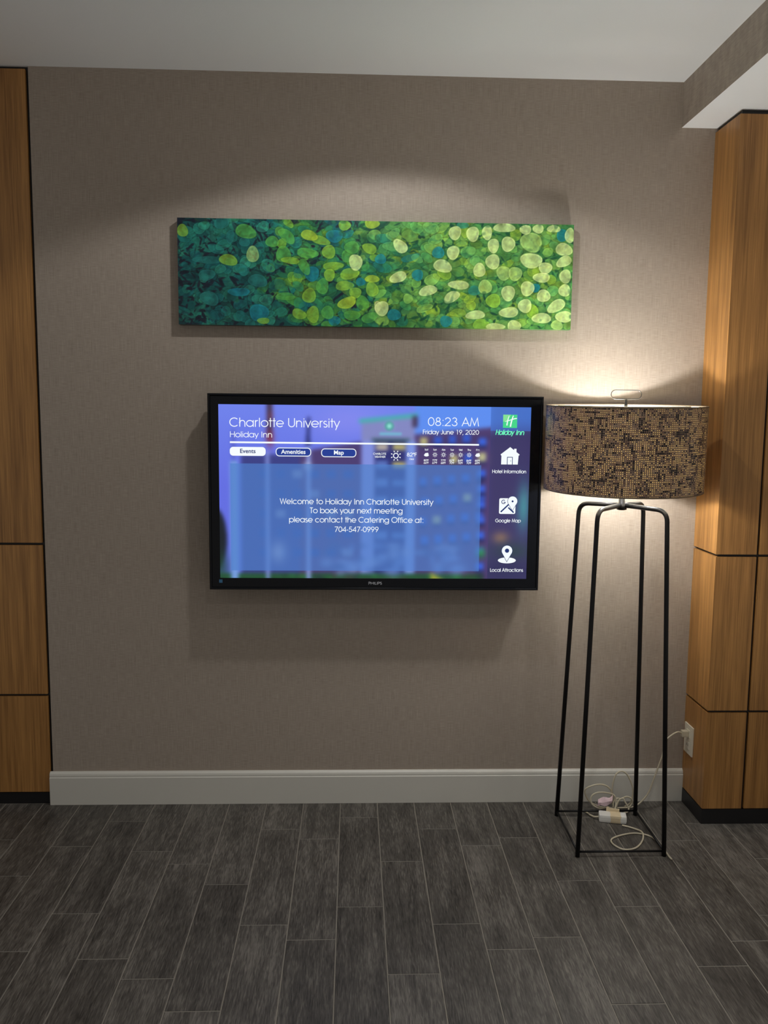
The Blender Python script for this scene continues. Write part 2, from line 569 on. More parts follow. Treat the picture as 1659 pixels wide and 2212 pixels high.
def ribbon(pts, w, cap=True):
    """flat stroke of width w along 2D pts -> verts, faces"""
    P = [Vector((x, y)) for x, y in pts]
    closed = len(P) > 3 and (P[0] - P[-1]).length < 1e-4
    if closed:
        P = P[:-1]
    n = len(P)
    V, F = [], []
    for i in range(n):
        a = P[i] - P[i - 1] if (closed or i > 0) else P[1] - P[0]
        b_ = P[(i + 1) % n] - P[i] if (closed or i < n - 1) else a
        a, b_ = a.normalized(), b_.normalized()
        na, nb = Vector((-a.y, a.x)), Vector((-b_.y, b_.x))
        m = (na + nb)
        m = na if m.length < 1e-3 else m.normalized()
        k = 1.0 / max(m.dot(na), 0.38)
        V += [P[i] + m * (w / 2 * k), P[i] - m * (w / 2 * k)]
    for i in range(n if closed else n - 1):
        j = (i + 1) % n
        F.append([2 * i + 1, 2 * j + 1, 2 * j, 2 * i])
    return V, F
def text_vf(s, u0, u1, vb, cap, weight=0.088, slant=0.0):
    """text from u0 to u1 with the baseline at vb; weight = stroke / cap height"""
    adv = sum(GL[c][0] for c in s)
    kx = (u1 - u0) / (adv - 0.1)
    V, F, pen = [], [], -0.05
    for c in s:
        a, strokes = GL[c]
        for st in strokes:
            pts = [(u0 + (pen + x) * kx + slant * y * cap, vb + y * cap) for x, y in st]
            v, f = ribbon(pts, weight * cap)
            k = len(V)
            V += v
            F += [[i + k for i in q] for q in f]
        pen += a
    return V, F

# ------------------------------------------------------------------ numpy painting helpers
def blur(img, r):
    for _ in range(3):
        for ax in (0, 1):
            p = np.concatenate([np.repeat(np.take(img, [0], ax), r, ax), img, np.repeat(np.take(img, [-1], ax), r + 1, ax)], ax)
            c = np.cumsum(p, ax)
            n_ = img.shape[ax]
            k = 2 * r + 1
            img = (np.take(c, range(k, k + n_), ax) - np.take(c, range(0, n_), ax)) / k
    return img
def to_linear(a):
    a = np.clip(a, 0, 255) / 255.0
    return np.where(a <= 0.04045, a / 12.92, ((a + 0.055) / 1.055) ** 2.4)
def picture_grid(name, img, x0, x1, z0, z1, y, mat, parent):
    """flat print: a grid in the plane y with one colour for each vertex (img rows run upwards)"""
    h, w = img.shape[:2]
    org = ORG[parent]
    xs = np.linspace(x0, x1, w) - org.x
    zs = np.linspace(z0, z1, h) - org.z
    co = np.zeros((h, w, 3))
    co[..., 0] = xs[None, :]
    co[..., 1] = y - org.y
    co[..., 2] = zs[:, None]
    idx = np.arange(h * w).reshape(h, w)
    q = np.stack([idx[:-1, :-1], idx[:-1, 1:], idx[1:, 1:], idx[1:, :-1]], -1).reshape(-1, 4)
    me = bpy.data.meshes.new(name)
    me.vertices.add(h * w)
    me.vertices.foreach_set('co', co.ravel())
    me.loops.add(q.size)
    me.loops.foreach_set('vertex_index', q.ravel().astype(np.int32))
    me.polygons.add(len(q))
    me.polygons.foreach_set('loop_start', np.arange(0, q.size, 4, dtype=np.int32))
    me.update(calc_edges=True)
    ca = me.color_attributes.new('print', 'FLOAT_COLOR', 'POINT')
    rgba = np.ones((h * w, 4), dtype=np.float32)
    rgba[:, :3] = to_linear(img.reshape(-1, 3))
    ca.data.foreach_set('color', rgba.ravel())
    me.materials.append(mat)
    o = bpy.data.objects.new(name, me)
    COL.objects.link(o)
    o.parent = parent
    ORG[o] = org
    return o

# ------------------------------------------------------------------ television
TX0, TX1, TZ0, TZ1, TY = -0.564, 0.744, 0.941, 1.711, -0.12
SX0, SX1, SZ0, SZ1 = -0.5228, 0.6963, 0.9870, 1.6693
SY = TY + 0.003
tv = root('television', (0.09, -0.06, TZ0), 'black flat screen television on the wall showing a blue welcome page', 'television')
def ring_vf(ox0, ox1, oz0, oz1, ix0, ix1, iz0, iz1, yf, yb, c=0.002):
    """a rectangular frame with chamfered outer and inner front edges"""
    loops = [(ox0, ox1, oz0, oz1, yb), (ox0, ox1, oz0, oz1, yf + c), (ox0 + c, ox1 - c, oz0 + c, oz1 - c, yf),
             (ix0 - c, ix1 + c, iz0 - c, iz1 + c, yf), (ix0, ix1, iz0, iz1, yf + c), (ix0, ix1, iz0, iz1, yb)]
    V, F = [], []
    for a, b_, c0, d, y in loops:
        V += [(a, y, c0), (b_, y, c0), (b_, y, d), (a, y, d)]
    for i in range(len(loops)):
        j = (i + 1) % len(loops)
        for k in range(4):
            l = (k + 1) % 4
            F.append([i * 4 + k, j * 4 + k, j * 4 + l, i * 4 + l][::-1])
    return V, F
v, f = ring_vf(TX0, TX1, TZ0, TZ1, TX0 + .009, TX1 - .009, TZ0 + .009, TZ1 - .009, TY - .004, TY + .03, .0025)
mesh_obj('outer_frame', v, f, M_TVBLACK, tv)
v, f = ring_vf(TX0 + .009, TX1 - .009, TZ0 + .009, TZ1 - .009, SX0, SX1, SZ0, SZ1, TY, TY + .03, .0015)
bez = mesh_obj('bezel', v, f, M_TVBLACK, tv)
box('housing', TX0 + .004, TX1 - .004, TY + .0301, -0.045, TZ0 + .004, TZ1 - .004, M_TVBODY, tv, b=.004)
box('wall_bracket', -0.21, 0.39, -0.045, -0.0005, 1.13, 1.53, M_TVBODY, tv, b=.002)

# the picture on the screen, painted in screen millimetres (1219 x 682)
SW, SH = 1219.0, 682.3
RES = 2.6
gw, gh = int(SW / RES), int(SH / RES)
U, W_ = np.meshgrid(np.linspace(0, SW, gw), np.linspace(0, SH, gh))
img = np.zeros((gh, gw, 3))
def mixin(mask, col, a=1.0):
    m = (mask.astype(float) * a)[..., None]
    img[:] = img * (1 - m) + np.array(col, float) * m
def rect(u0, u1, v0, v1):
    return (U >= u0) & (U <= u1) & (W_ >= v0) & (W_ <= v1)
def blob(u, v, ru, rv):
    return np.exp(-(((U - u) / ru) ** 2 + ((W_ - v) / rv) ** 2))
img[:] = np.array((104, 116, 240.0))
mixin(np.clip((W_ - 380) / 300, 0, 1), (122, 146, 255), 0.7)
mixin(blob(520, 640, 160, 70), (150, 150, 255), 0.6)
mixin(rect(780, 1219, 560, 690), (98, 150, 255))
wing = (U > 100) & (U < 572) & (W_ < 478 + (U - 100) * 0.17)
mixin(wing, (78, 62, 120))
mixin((U > 100) & (U < 330) & (W_ < 505) & (W_ > 0), (60, 66, 140))
mixin((U > 776) & (W_ < 588 + (U - 776) * 0.10), (80, 62, 118))
mixin((U > 776) & (W_ < 560 + (U - 776) * 0.10) & (W_ > 540 + (U - 776) * 0.10), (70, 56, 110))
rng = random.Random(11)
for r in range(6):
    vv = 562 - r * 78
    for q in range(5):
        uu = 800 + q * 56 + (8 if r % 2 else 0)
        lit = (r, q) in ((0, 0), (1, 2), (1, 4), (3, 3), (4, 1))
        if (r == 0 and q == 4) or (r == 1 and q < 2):
            continue
        mixin(rect(uu, uu + 30, vv + q * 5 - 18, vv + q * 5 + 14), (196, 190, 130) if lit else (52, 92, 210))
        mixin(rect(uu, uu + 30, vv + q * 5 - 28, vv + q * 5 - 18), (36, 34, 84))
    for q in range(6):
        uu = 170 + q * 66
        if 0 < r:
            mixin(rect(uu, uu + 38, vv - 70, vv - 38), (44, 66, 150) if rng.random() < .7 else (120, 130, 180))
for q in range(9):      # the windows beside the side bar
    vv = 560 - q * 62
    mixin(rect(1030, 1062, vv - 12, vv + 16), (58, 104, 232) if q != 1 else (196, 194, 150))
    mixin(rect(1030, 1062, vv - 24, vv - 12), (34, 38, 92))
# tower
mixin(rect(571, 778, 0, 640) | ((U > 571) & (U < 778) & (W_ < 634 + (U - 571) * 0.10)), (138, 144, 206))
mixin(rect(622, 745, 0, 560), (44, 48, 120))
for vv in (540, 470, 400, 330, 260, 190):
    mixin(rect(628, 676, vv - 16, vv + 14), (190, 180, 170) if vv > 500 else (92, 120, 200))
    mixin(rect(694, 742, vv - 14, vv + 10), (196, 186, 120) if vv in (540, 470) else (80, 110, 190))
mixin(rect(571, 621, 0, 560), (136, 152, 236))
mixin(rect(745, 784, 0, 560), (132, 158, 240))
mixin((U > 560) & (U < 790) & (W_ > 632 + (U - 571) * 0.11) & (W_ < 646 + (U - 571) * 0.11), (66, 190, 178))
mixin(rect(610, 760, 560, 572), (56, 92, 96))
mixin(rect(770, 790, 615, 660), (70, 56, 92))
# left foreground
mixin(blob(0, 170, 46, 130) > 0.42, (22, 30, 40))
mixin(blob(14, 60, 40, 60), (28, 70, 50), .8)
mixin(rect(0, 1060, 0, 34), (34, 88, 54))
for _ in range(46):
    mixin(blob(rng.uniform(0, 1060), rng.uniform(0, 30), rng.uniform(6, 20), rng.uniform(4, 9)), rng.choice(((90, 40, 60), (24, 60, 34), (52, 150, 66), (30, 40, 60))), .8)
for _ in range(60):
    mixin(blob(rng.uniform(430, 960), rng.uniform(40, 150), rng.uniform(10, 34), rng.uniform(8, 24)), rng.choice(((150, 170, 230), (56, 70, 130), (110, 140, 220))), .6)
mixin(blob(245, 120, 30, 40), (190, 190, 220), .8)
mixin(rect(850, 905, 0, 40) & (W_ < 40 - (U - 850) * .6), (190, 190, 60), .8)
mixin(blob(1050, 120, 18, 20), (50, 150, 80))
# flag poles
mixin(rect(58, 88, 0, 480), (124, 166, 236))
mixin(rect(66, 76, 480, 600), (84, 96, 200))
mixin(rect(198, 209, 0, 520), (140, 160, 236))
mixin(rect(203, 222, 560, 690), (52, 46, 82))
mixin(blob(214, 570, 14, 36), (150, 44, 60), .9)
mixin(blob(216, 655, 10, 26), (150, 60, 60), .6)
mixin(rect(355, 371, 0, 540), (150, 168, 240))
mixin(rect(358, 370, 560, 652), (40, 44, 108))
mixin((abs(U - 362) < (660 - W_) * .09) & (W_ < 640) & (W_ > 540), (44, 52, 124))
mixin(blob(360, 460, 16, 16), (200, 220, 255), .8)
img = blur(img, 2)
mixin(blob(671, 612, 17, 17) > .36, (40, 130, 130))
mixin(blob(671, 612, 13, 13), (170, 255, 240))
mixin(rect(632, 720, 576, 586), (116, 214, 232), .7)
img = blur(img, 1)
# translucent message panel and darker side bar
pm = rect(43, 1028, 31, 453)
img[pm] = img[pm] * 0.30 + np.array((82, 134, 214.0)) * 0.70
sb = rect(1060, 1219, 0, 690)
img[sb] = img[sb] * 0.55 + np.array((44, 52, 96.0)) * 0.45
side = blur(img.copy(), 6)
img[sb] = side[sb]
m = rect(1060, 1219, 590, 690)
img[m] = img[m] * .45 + np.array((74, 130, 236.0)) * .55
m2 = sb.astype(float)
mixin(blob(1200, 290, 26, 90) * m2, (70, 160, 170), .8)
mixin(blob(1112, 165, 34, 26) * m2, (140, 110, 100), .9)
mixin(blob(1160, 110, 80, 40) * m2, (46, 74, 72), .7)
mixin(blob(1140, 30, 120, 45) * m2, (48, 48, 92), .8)

def screen_material():
    m, nt, N, L, b = new_mat('lit_screen')
    a = N.new('ShaderNodeAttribute')
    a.attribute_name = 'print'
    b.inputs['Base Color'].default_value = (0.004, 0.004, 0.006, 1)
    b.inputs['Roughness'].default_value = 0.3
    L.new(a.outputs['Color'], b.inputs['Emission Color'])
    b.inputs['Emission Strength'].default_value = 0.86
    return m
screen = picture_grid('screen', img, SX0, SX1, SZ0, SZ1, SY, screen_material(), tv)
screen['label'] = 'lit blue screen with a blurred hotel photo, welcome message and menu'

M_SW = emis('screen_white', srgb(246, 252, 255), 1.0)
M_SG = emis('screen_green', srgb(112, 246, 190), 1.0)
M_SDARK = emis('screen_navy', srgb(40, 56, 112), 1.0)
M_SPILL = emis('screen_button_blue', srgb(44, 66, 150), 1.0)
M_SLOGO = emis('screen_logo_green', srgb(74, 214, 140), 1.0)
M_SLOGO2 = emis('screen_logo_light_green', srgb(134, 226, 150), 1.0)

def on_screen(name, vf, mat, lift=1):
    v, f = vf
    return mesh_obj(name, [(SX0 + p[0] / 1000.0, SY - 0.0004 * lift, SZ0 + p[1] / 1000.0) for p in v], f, mat, screen)
def poly(pts):
    return [Vector(p) for p in pts], [list(range(len(pts)))]
def rrect(u0, u1, v0, v1, r, n=6):
    pts = []
    for cx, cy_, a in ((u1 - r, v1 - r, 0), (u0 + r, v1 - r, 90), (u0 + r, v0 + r, 180), (u1 - r, v0 + r, 270)):
        pts += arc(cx, cy_, r, r, a, a + 90, n)
    return pts
def label_text(s, u0, u1, vb, cap, weight=0.088, mat=None, slant=0.0):
    return on_screen('screen_text', text_vf(s, u0, u1, vb, cap, weight, slant), mat or M_SW, 2)

label_text('Charlotte University', 44, 468, 596.2, 35, .092)
label_text('Holiday Inn', 44, 207, 555.5, 22.5, .105)
label_text('08:23 AM', 815, 1014, 606.5, 33.5, .088)
label_text('Friday June 19, 2020', 795, 1014.5, 574, 17.6, .118)
label_text('Welcome to Holiday Inn Charlotte University', 237, 839, 295.5, 22.3, .108)
label_text('To book your next meeting', 354.5, 719, 260, 22.3, .108)
label_text('please contact the Catering Office at:', 272, 802.5, 223.5, 22.3, .108)
label_text('704-547-0999', 451, 624.5, 186, 21, .112)
label_text('Hotel Information', 1072, 1206, 423.4, 13.6, .135)
label_text('Google Map', 1089.5, 1189.5, 228.1, 13.6, .135)
label_text('Local Attractions', 1073, 1205, 28.3, 13.8, .135)
label_text('CHARLOTTE', 601.5, 652, 492.0, 7.4, .16)
label_text('WEATHER', 607.5, 648.5, 480.2, 7.6, .16)
label_text('82\u00b0F', 733.2, 771.5, 486.6, 14, .15)
label_text('Clear', 744, 761, 473, 6.2, .16)
on_screen('divider_line', poly([(43.3, 532.6), (1016.5, 531), (1016.5, 537.4), (43.3, 539.4)]), M_SW, 2)

# menu buttons: one filled, two outlined
def button_text(s, uc, vb, h, mat, off=0.0):
    cu = bpy.data.curves.new('button_text', 'FONT')
    cu.body = s
    cu.align_x = 'CENTER'
    cu.size = h
    cu.offset = off
    o = bpy.data.objects.new('tmp', cu)
    COL.objects.link(o)
    bpy.context.view_layer.update()
    me = bpy.data.meshes.new_from_object(o.evaluated_get(bpy.context.evaluated_depsgraph_get()))
    V = [(uc + v.co.x * 1000, vb + v.co.y * 1000) for v in me.vertices]
    F = [list(p.vertices) for p in me.polygons]
    bpy.data.objects.remove(o)
    return on_screen('screen_text', (V, F), mat, 3)
bp_ = rrect(42.5, 181.5, 483.5, 518, 13)
on_screen('menu_button', poly(bp_), M_SW, 1)
button_text('Events', 112, 494.5, 0.0235, M_SDARK, 0.0004)
for s, u0, u1, v0, v1 in (('Amenities', 220.5, 358.5, 482.5, 517), ('Map', 397.5, 535, 481, 515)):
    pts = rrect(u0 + 1.6, u1 - 1.6, v0 + 1.6, v1 - 1.6, 13)
    on_screen('menu_button', poly(pts), M_SPILL, 1)
    on_screen('button_outline', ribbon(pts + [pts[0]], 3.0), M_SW, 2)
    button_text(s, (u0 + u1) / 2, v0 + 10.5, 0.0235, M_SW, 0.0004)

# weather icons
def sun_icon(u, v, r_ring, r0, r1, w, n=8, a0=0):
    parts = [ribbon(arc(u, v, r_ring, r_ring, 0, 360, 20), w)]
    for i in range(n):
        a = a0 + 2 * PI * i / n
        parts.append(ribbon([(u + r0 * math.cos(a), v + r0 * math.sin(a)), (u + r1 * math.cos(a), v + r1 * math.sin(a))], w))
    return on_screen('weather_icon', join_vf(*parts), M_SW, 2)
sun_icon(690, 488.8, 9.4, 14.5, 20.5, 3.4, 8, PI / 8)
days = ['Sat', 'Sun', 'Mon', 'Tue', 'Wed', 'Thu', 'Fri']
hi = [80, 77, 77, 82, 84, 84, 85]
lo = [66, 67, 68, 70, 70, 70, 69]
for i, d_ in enumerate(days):
    u = 810 + i * 33.7
    label_text(d_, u - 6.5, u + 6.5, 510.5, 6.6, .17)
    if i in (0, 6):
        on_screen('weather_icon', join_vf(poly(arc(u, 492, 9.5, 5.2, 0, 342, 19)), poly(arc(u - 1, 495, 6, 5.4, 0, 340, 17)), poly(arc(u + 4, 497.5, 4, 4, 0, 330, 11))), M_SW, 2)
    else:
        sun_icon(u, 494, 4.4, 6.2, 9.8, 1.7, 8)
    label_text('%d\u00b0F' % hi[i], u - 10, u + 9, 468, 7.4, .17)
    label_text('%d\u00b0F' % lo[i], u - 10, u + 9, 458.2, 7.4, .17)

# hotel logo: green square with a slanted script H, lettering below
on_screen('logo_square', poly([(1109.4, 601.5), (1165, 601.5), (1165, 653.1), (1109.4, 653.1)]), M_SLOGO, 1)
on_screen('logo_square', poly([(1109.4, 626), (1126, 626), (1140, 653.1), (1109.4, 653.1)]), M_SLOGO2, 2)
def taper(pts, ws):
    V, F = ribbon(pts, 1.0)
    n_ = len(pts)
    for i in range(n_):
        c = (V[2 * i] + V[2 * i + 1]) / 2
        for k in (0, 1):
            V[2 * i + k] = c + (V[2 * i + k] - c) * ws[i]
    return V, F
on_screen('logo_letter', join_vf(
    taper([(1132.5, 648), (1129, 636), (1126, 622), (1124.5, 611)], [2.6, 3.2, 4.4, 4.8]),
    taper([(1149.5, 649.5), (1145.5, 638), (1141, 620), (1138.5, 606)], [3.6, 4.4, 5.2, 5.4]),
    taper([(1117, 625), (1124, 628.5), (1134, 631), (1146, 635), (1156, 638), (1163.5, 639)], [.8, 2.4, 3.2, 3.4, 3.8, 3.4])), M_SW, 3)
label_text('Holiday', 1081, 1151, 574.2, 20, .16, M_SG, .22)
label_text('Inn', 1160.5, 1192, 574.0, 20, .16, M_SG, .22)

# house icon
on_screen('house_icon', join_vf(
    poly([(1102.5, 497), (1140.5, 526.4), (1178.5, 497), (1175.5, 493), (1172, 493.5), (1140.5, 517), (1109, 493.5), (1105.5, 493)]),
    poly([(1106.5, 496.5), (1140.5, 522), (1174.5, 496.5), (1172, 457.9), (1106, 457.9)]),
    poly([(1156, 508), (1165.5, 501), (1165.5, 520), (1156, 520)])), M_SW, 1)
on_screen('door_outline', join_vf(ribbon([(1130, 457.9), (1130, 486.5), (1150, 486.5), (1150, 457.9)], 2.6), poly([(1142.5, 470), (1144.5, 470), (1144.5, 474), (1142.5, 474)])), M_SDARK, 2)

# map icon with a pin, and the pin of the attractions
def pin_pts(u, v, r, tip, n=18):
    a = math.degrees(math.asin(min(.95, r / (v - tip)))) * 1.0
    return arc(u, v, r, r, -a * .8, 180 + a * .8, n) + [(u, tip)]
on_screen('map_icon', poly(rrect(1102.4, 1167.5, 261.5, 324, 6)), M_SW, 1)
on_screen('map_roads', join_vf(ribbon([(1109, 269), (1142, 301)], 5.5), ribbon([(1139, 287), (1161, 267)], 5.5), ribbon(arc(1119.5, 309.5, 7.2, 7.2, 45, 345) + [(1119.5, 308.5)], 2.8)), M_SDARK, 2)
pp = pin_pts(1155.3, 312.5, 19, 276)
on_screen('pin_outline', ribbon(pp + [pp[0]], 3.2), M_SDARK, 3)
on_screen('map_pin', poly(pp), M_SW, 4)
on_screen('pin_dot', poly(arc(1155.3, 312, 4, 4, 0, 340, 17)), M_SDARK, 5)
on_screen('pin_base', poly(arc(1139, 74.3, 36, 12, 0, 350, 35)), M_SW, 1)
pp = pin_pts(1138.5, 113.5, 21, 70.5)
on_screen('pin_outline', ribbon(pp + [pp[0]], 3.6), M_SDARK, 3)
on_screen('map_pin', poly(pp), M_SW, 4)
on_screen('pin_dot', poly(arc(1138.5, 114, 8.6, 8.6, 0, 345, 23)), M_SDARK, 5)

# maker's lettering and a small blue sticker on the bezel
GL['P'] = (0.60, [[(.10, 0), (.10, .955), (.32, .955)] + arc(.32, .70, .22, .255, 90, -90) + [(.10, .445)]])
v, f = text_vf('PHILIPS', 0, 53, 0, 10.5, .2)
mesh_obj('bezel_lettering', [(0.064 + p[0] / 1000, TY - 0.0004, 0.9625 + p[1] / 1000) for p in v], f, plain('silver_print', srgb(170, 172, 178), .4), bez)
box('bezel_sticker', -0.527, -0.514, TY - 0.0006, TY + .001, 0.968, 0.981, plain('blue_sticker', srgb(58, 110, 150), .4), bez)

# ------------------------------------------------------------------ picture of leaves above the television
AX0, AX1, AZ0, AZ1, AY = -0.684, 0.860, 1.978, 2.382, -0.040
art = root('canvas_print', ((AX0 + AX1) / 2, -0.02, AZ0), 'long canvas print of green and teal overlapping leaves above the television', 'picture')
AW, AH = (AX1 - AX0) * 1000, (AZ1 - AZ0) * 1000
AR = 2.0
aw, ah = int(AW / AR), int(AH / AR)
UA, VA = np.meshgrid(np.linspace(0, AW, aw), np.linspace(0, AH, ah))
t_ = np.clip(UA / AW, 0, 1)
def grad(t, stops):
    xs = [s[0] for s in stops]
    return np.stack([np.interp(t, xs, [s[1][k] for s in stops]) for k in range(3)], -1)
canvas = grad(t_, [(0, (28, 62, 66)), (.3, (22, 78, 74)), (.55, (44, 110, 70)), (1, (84, 142, 78))])
rg = np.random.RandomState(7)
nz = blur(rg.rand(ah, aw, 1), 4)
nz = (nz - nz.mean()) / nz.std()
fine = blur(rg.rand(ah, aw, 1), 1)
fine = (fine - fine.mean()) / fine.std()
def leaf(cx, cy_, rx, ry, ang, col, alpha, vein=True, rim=0.5, shade_=0.13):
    R_ = max(rx, ry) * 1.3 + 2
    i0, i1 = max(0, int((cx - R_) / AR)), min(aw, int((cx + R_) / AR) + 2)
    j0, j1 = max(0, int((cy_ - R_) / AR)), min(ah, int((cy_ + R_) / AR) + 2)
    if i1 <= i0 or j1 <= j0:
        return
    u = UA[j0:j1, i0:i1] - cx
    v = VA[j0:j1, i0:i1] - cy_
    c, s = math.cos(math.radians(ang)), math.sin(math.radians(ang))
    a = (u * c + v * s) / rx
    b_ = (-u * s + v * c) / ry
    q = np.sqrt(a * a + b_ * b_) + 0.05 * np.sin(3 * np.arctan2(b_, a) + cx)
    m = np.clip((1.0 - q) * min(rx, ry) / 2.2 + 0.5, 0, 1)[..., None]
    edge = np.exp(-((q - 0.93) / 0.06) ** 2)[..., None]
    tone = 1.0 + 0.05 * nz[j0:j1, i0:i1] + 0.03 * fine[j0:j1, i0:i1] + 0.16 * rim * edge
    if vein:
        tone = tone + 0.05 * np.cos(a * 5 + cy_)[..., None]
    spots = np.clip((nz[j0:j1, i0:i1] - 1.5) * 1.2, 0, 1) * 0.55
    colr = np.array(col, float) * tone * (1 - spots) + np.array((40, 90, 60.0)) * spots
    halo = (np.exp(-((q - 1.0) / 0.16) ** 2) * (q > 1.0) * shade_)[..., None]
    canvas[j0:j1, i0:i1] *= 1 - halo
    canvas[j0:j1, i0:i1] = canvas[j0:j1, i0:i1] * (1 - m * alpha) + colr * m * alpha
def pick(t, r):
    """colour of a leaf at t (0 left, 1 right)"""
    if t < .18 + .14 * r.rand():
        return [(36, 120, 114), (46, 136, 118), (24, 98, 100), (58, 148, 124)][r.randint(4)]
    if t < .5 + .2 * (r.rand() - .5):
        return [(36, 128, 108), (84, 158, 70), (62, 142, 84), (24, 116, 124), (120, 172, 62), (46, 130, 96)][r.randint(6)]
    return [(120, 178, 84), (96, 164, 84), (140, 188, 90), (72, 144, 84), (150, 184, 62), (104, 170, 96)][r.randint(6)]
for k in range(1100):
    cx, cy_ = rg.rand() * AW, rg.rand() * AH
    t = cx / AW
    d = rg.rand()
    rx, ry = rg.uniform(16, 40), rg.uniform(9, 24)
    col = np.array(pick(t, rg), float) * rg.uniform(.72, 1.05)
    leaf(cx, cy_, rx, ry, rg.uniform(-35, 35), col, rg.uniform(.35, .8), rim=.9 if t < .45 else .5)
    if rg.rand() < (.75 if t < .4 else .5):      # dark gaps between the leaves
        cx, cy_ = rg.rand() * AW, rg.rand() * AH
        t = cx / AW
        leaf(cx, cy_, rg.uniform(6, 24), rg.uniform(3, 8), rg.uniform(-70, 70), (26, 34, 48) if t < .45 else (18, 74, 58), .92 - .35 * t, vein=False, rim=0, shade_=0)
for k in range(330):                              # thin dark gaps, mostly in the teal half
    cx, cy_ = AW * rg.rand() ** 1.9, rg.rand() * AH
    leaf(cx, cy_, rg.uniform(5, 17), rg.uniform(2.2, 5.5), rg.uniform(-80, 80), (34, 36, 50) if cx < AW * .45 else (20, 66, 54), .8, vein=False, rim=0, shade_=0)
for k in range(170):                              # leaves lying over the gaps
    cx, cy_ = rg.rand() * AW, rg.rand() * AH
    leaf(cx, cy_, rg.uniform(18, 34), rg.uniform(12, 22), rg.uniform(-40, 40), pick(cx / AW, rg), rg.uniform(.4, .7), rim=1.0)
KIND = {'p': ((200, 216, 146), .76), 'q': ((172, 200, 116), .66), 'l': ((140, 184, 62), .72), 'g': ((88, 160, 72), .72), 'y': ((168, 192, 58), .75), 't': ((42, 128, 116), .75), 'b': ((24, 122, 138), .78)}
LEAVES = """20,356,21,24,20,l;263,356,41,26,-15,g;289,271,24,31,0,q;195,248,36,21,-10,l;421,342,38,21,-40,g;552,328,38,16,-15,l;501,279,43,19,-5,g;408,273,29,31,0,g;435,250,36,13,-5,l;584,285,26,26,-30,l;489,227,33,19,-60,g;601,231,41,16,5,l;689,247,26,31,10,p;587,197,21,24,0,l;646,157,36,18,5,l;560,154,24,31,-10,g;508,117,26,29,-30,l;415,113,38,15,0,g;523,45,24,33,0,l;469,46,29,19,-20,l;656,92,38,21,20,y;717,93,24,29,30,g;754,145,24,29,20,l;688,131,24,21,0,l;580,53,24,26,20,g;745,36,33,19,20,g;676,44,33,19,0,g;329,18,24,12,0,l;518,201,29,29,0,b;312,49,38,33,0,b;308,171,38,24,-10,t;235,127,43,16,0,b;709,173,19,16,0,b;607,22,24,19,0,b;120,101,38,26,-20,t;111,190,33,21,10,t;115,247,58,14,0,t;170,389,29,24,20,t;365,320,26,21,0,g;258,318,21,19,0,t;203,336,16,26,-10,t;455,319,26,21,0,t;508,346,33,19,-15,y;657,270,24,24,-30,g;674,303,29,24,0,g;743,300,29,19,-20,l;665,203,38,21,10,l;754,185,29,14,0,y;645,386,24,19,0,l;752,395,29,19,0,y;606,345,33,24,0,b;777,80,14,21,0,p;1076,365,24,27,-20,p;1146,362,25,29,0,p;1202,368,20,28,0,p;1269,388,44,17,0,p;1353,382,23,18,0,p;1403,386,22,17,0,p;1464,387,27,14,0,p;1528,363,19,29,0,p;1228,319,22,28,0,p;1286,326,27,29,0,p;1377,334,44,37,-20,q;1507,309,34,24,-10,p;863,311,32,22,-40,p;1070,290,24,27,-20,p;1030,238,37,24,-15,p;1038,208,29,19,-20,l;1227,258,28,29,0,p;1175,225,24,27,0,p;1379,265,44,29,-5,p;1509,263,32,20,25,p;1436,237,27,22,0,p;1422,200,34,19,0,p;1516,206,23,27,0,p;1271,215,29,27,-30,q;1317,213,27,27,0,q;856,193,35,20,20,p;974,143,37,19,15,p;1095,167,42,17,-3,p;1199,161,27,27,-10,q;1068,120,34,20,30,p;1291,138,27,30,0,p;1398,160,19,17,0,b;1367,157,27,29,-10,p;1432,130,27,24,0,p;1515,152,24,24,0,p;1484,91,39,22,30,p;1359,90,27,27,0,p;1296,64,39,20,5,p;1163,52,39,17,5,p;793,72,27,29,-20,p;1427,43,39,20,0,p;1516,50,34,22,0,p;1243,8,39,13,0,p;1318,12,27,22,0,p;1489,17,24,19,-10,q;1233,108,29,27,0,l;1388,70,24,29,20,l;1187,15,34,22,0,l;1012,289,24,22,0,b;932,202,22,22,0,b;1047,26,24,22,0,b;841,48,27,22,0,b;786,261,22,19,0,b;1156,146,24,19,0,t;1500,363,24,24,0,b;1105,395,24,14,0,t"""
for e in sorted(LEAVES.split(';'), key=lambda e: 'tbglyqp'.index(e.split(',')[5])):
    a = e.split(',')
    x, y, rx, ry, an = map(float, a[:5])
    col, al = KIND[a[5]]
    if a[5] == 't' and x < 420:
        col = (38, 112, 108)
    leaf(x, y, rx, ry, an, col, al, rim=.8)
canvas = np.clip((canvas - 105) * 1.12 + 108, 0, 255)

def print_material():
    m, nt, N, L, b = new_mat('varnished_print')
    a = N.new('ShaderNodeAttribute')
    a.attribute_name = 'print'
    L.new(a.outputs['Color'], b.inputs['Base Color'])
    b.inputs['Roughness'].default_value = 0.28
    b.inputs['Specular IOR Level'].default_value = 0.35
    return m
M_PRINT = print_material()
front = picture_grid('print', canvas, AX0, AX1, AZ0, AZ1, AY, M_PRINT, art)
front['label'] = 'printed leaves, dark teal at the left to pale lime at the right'
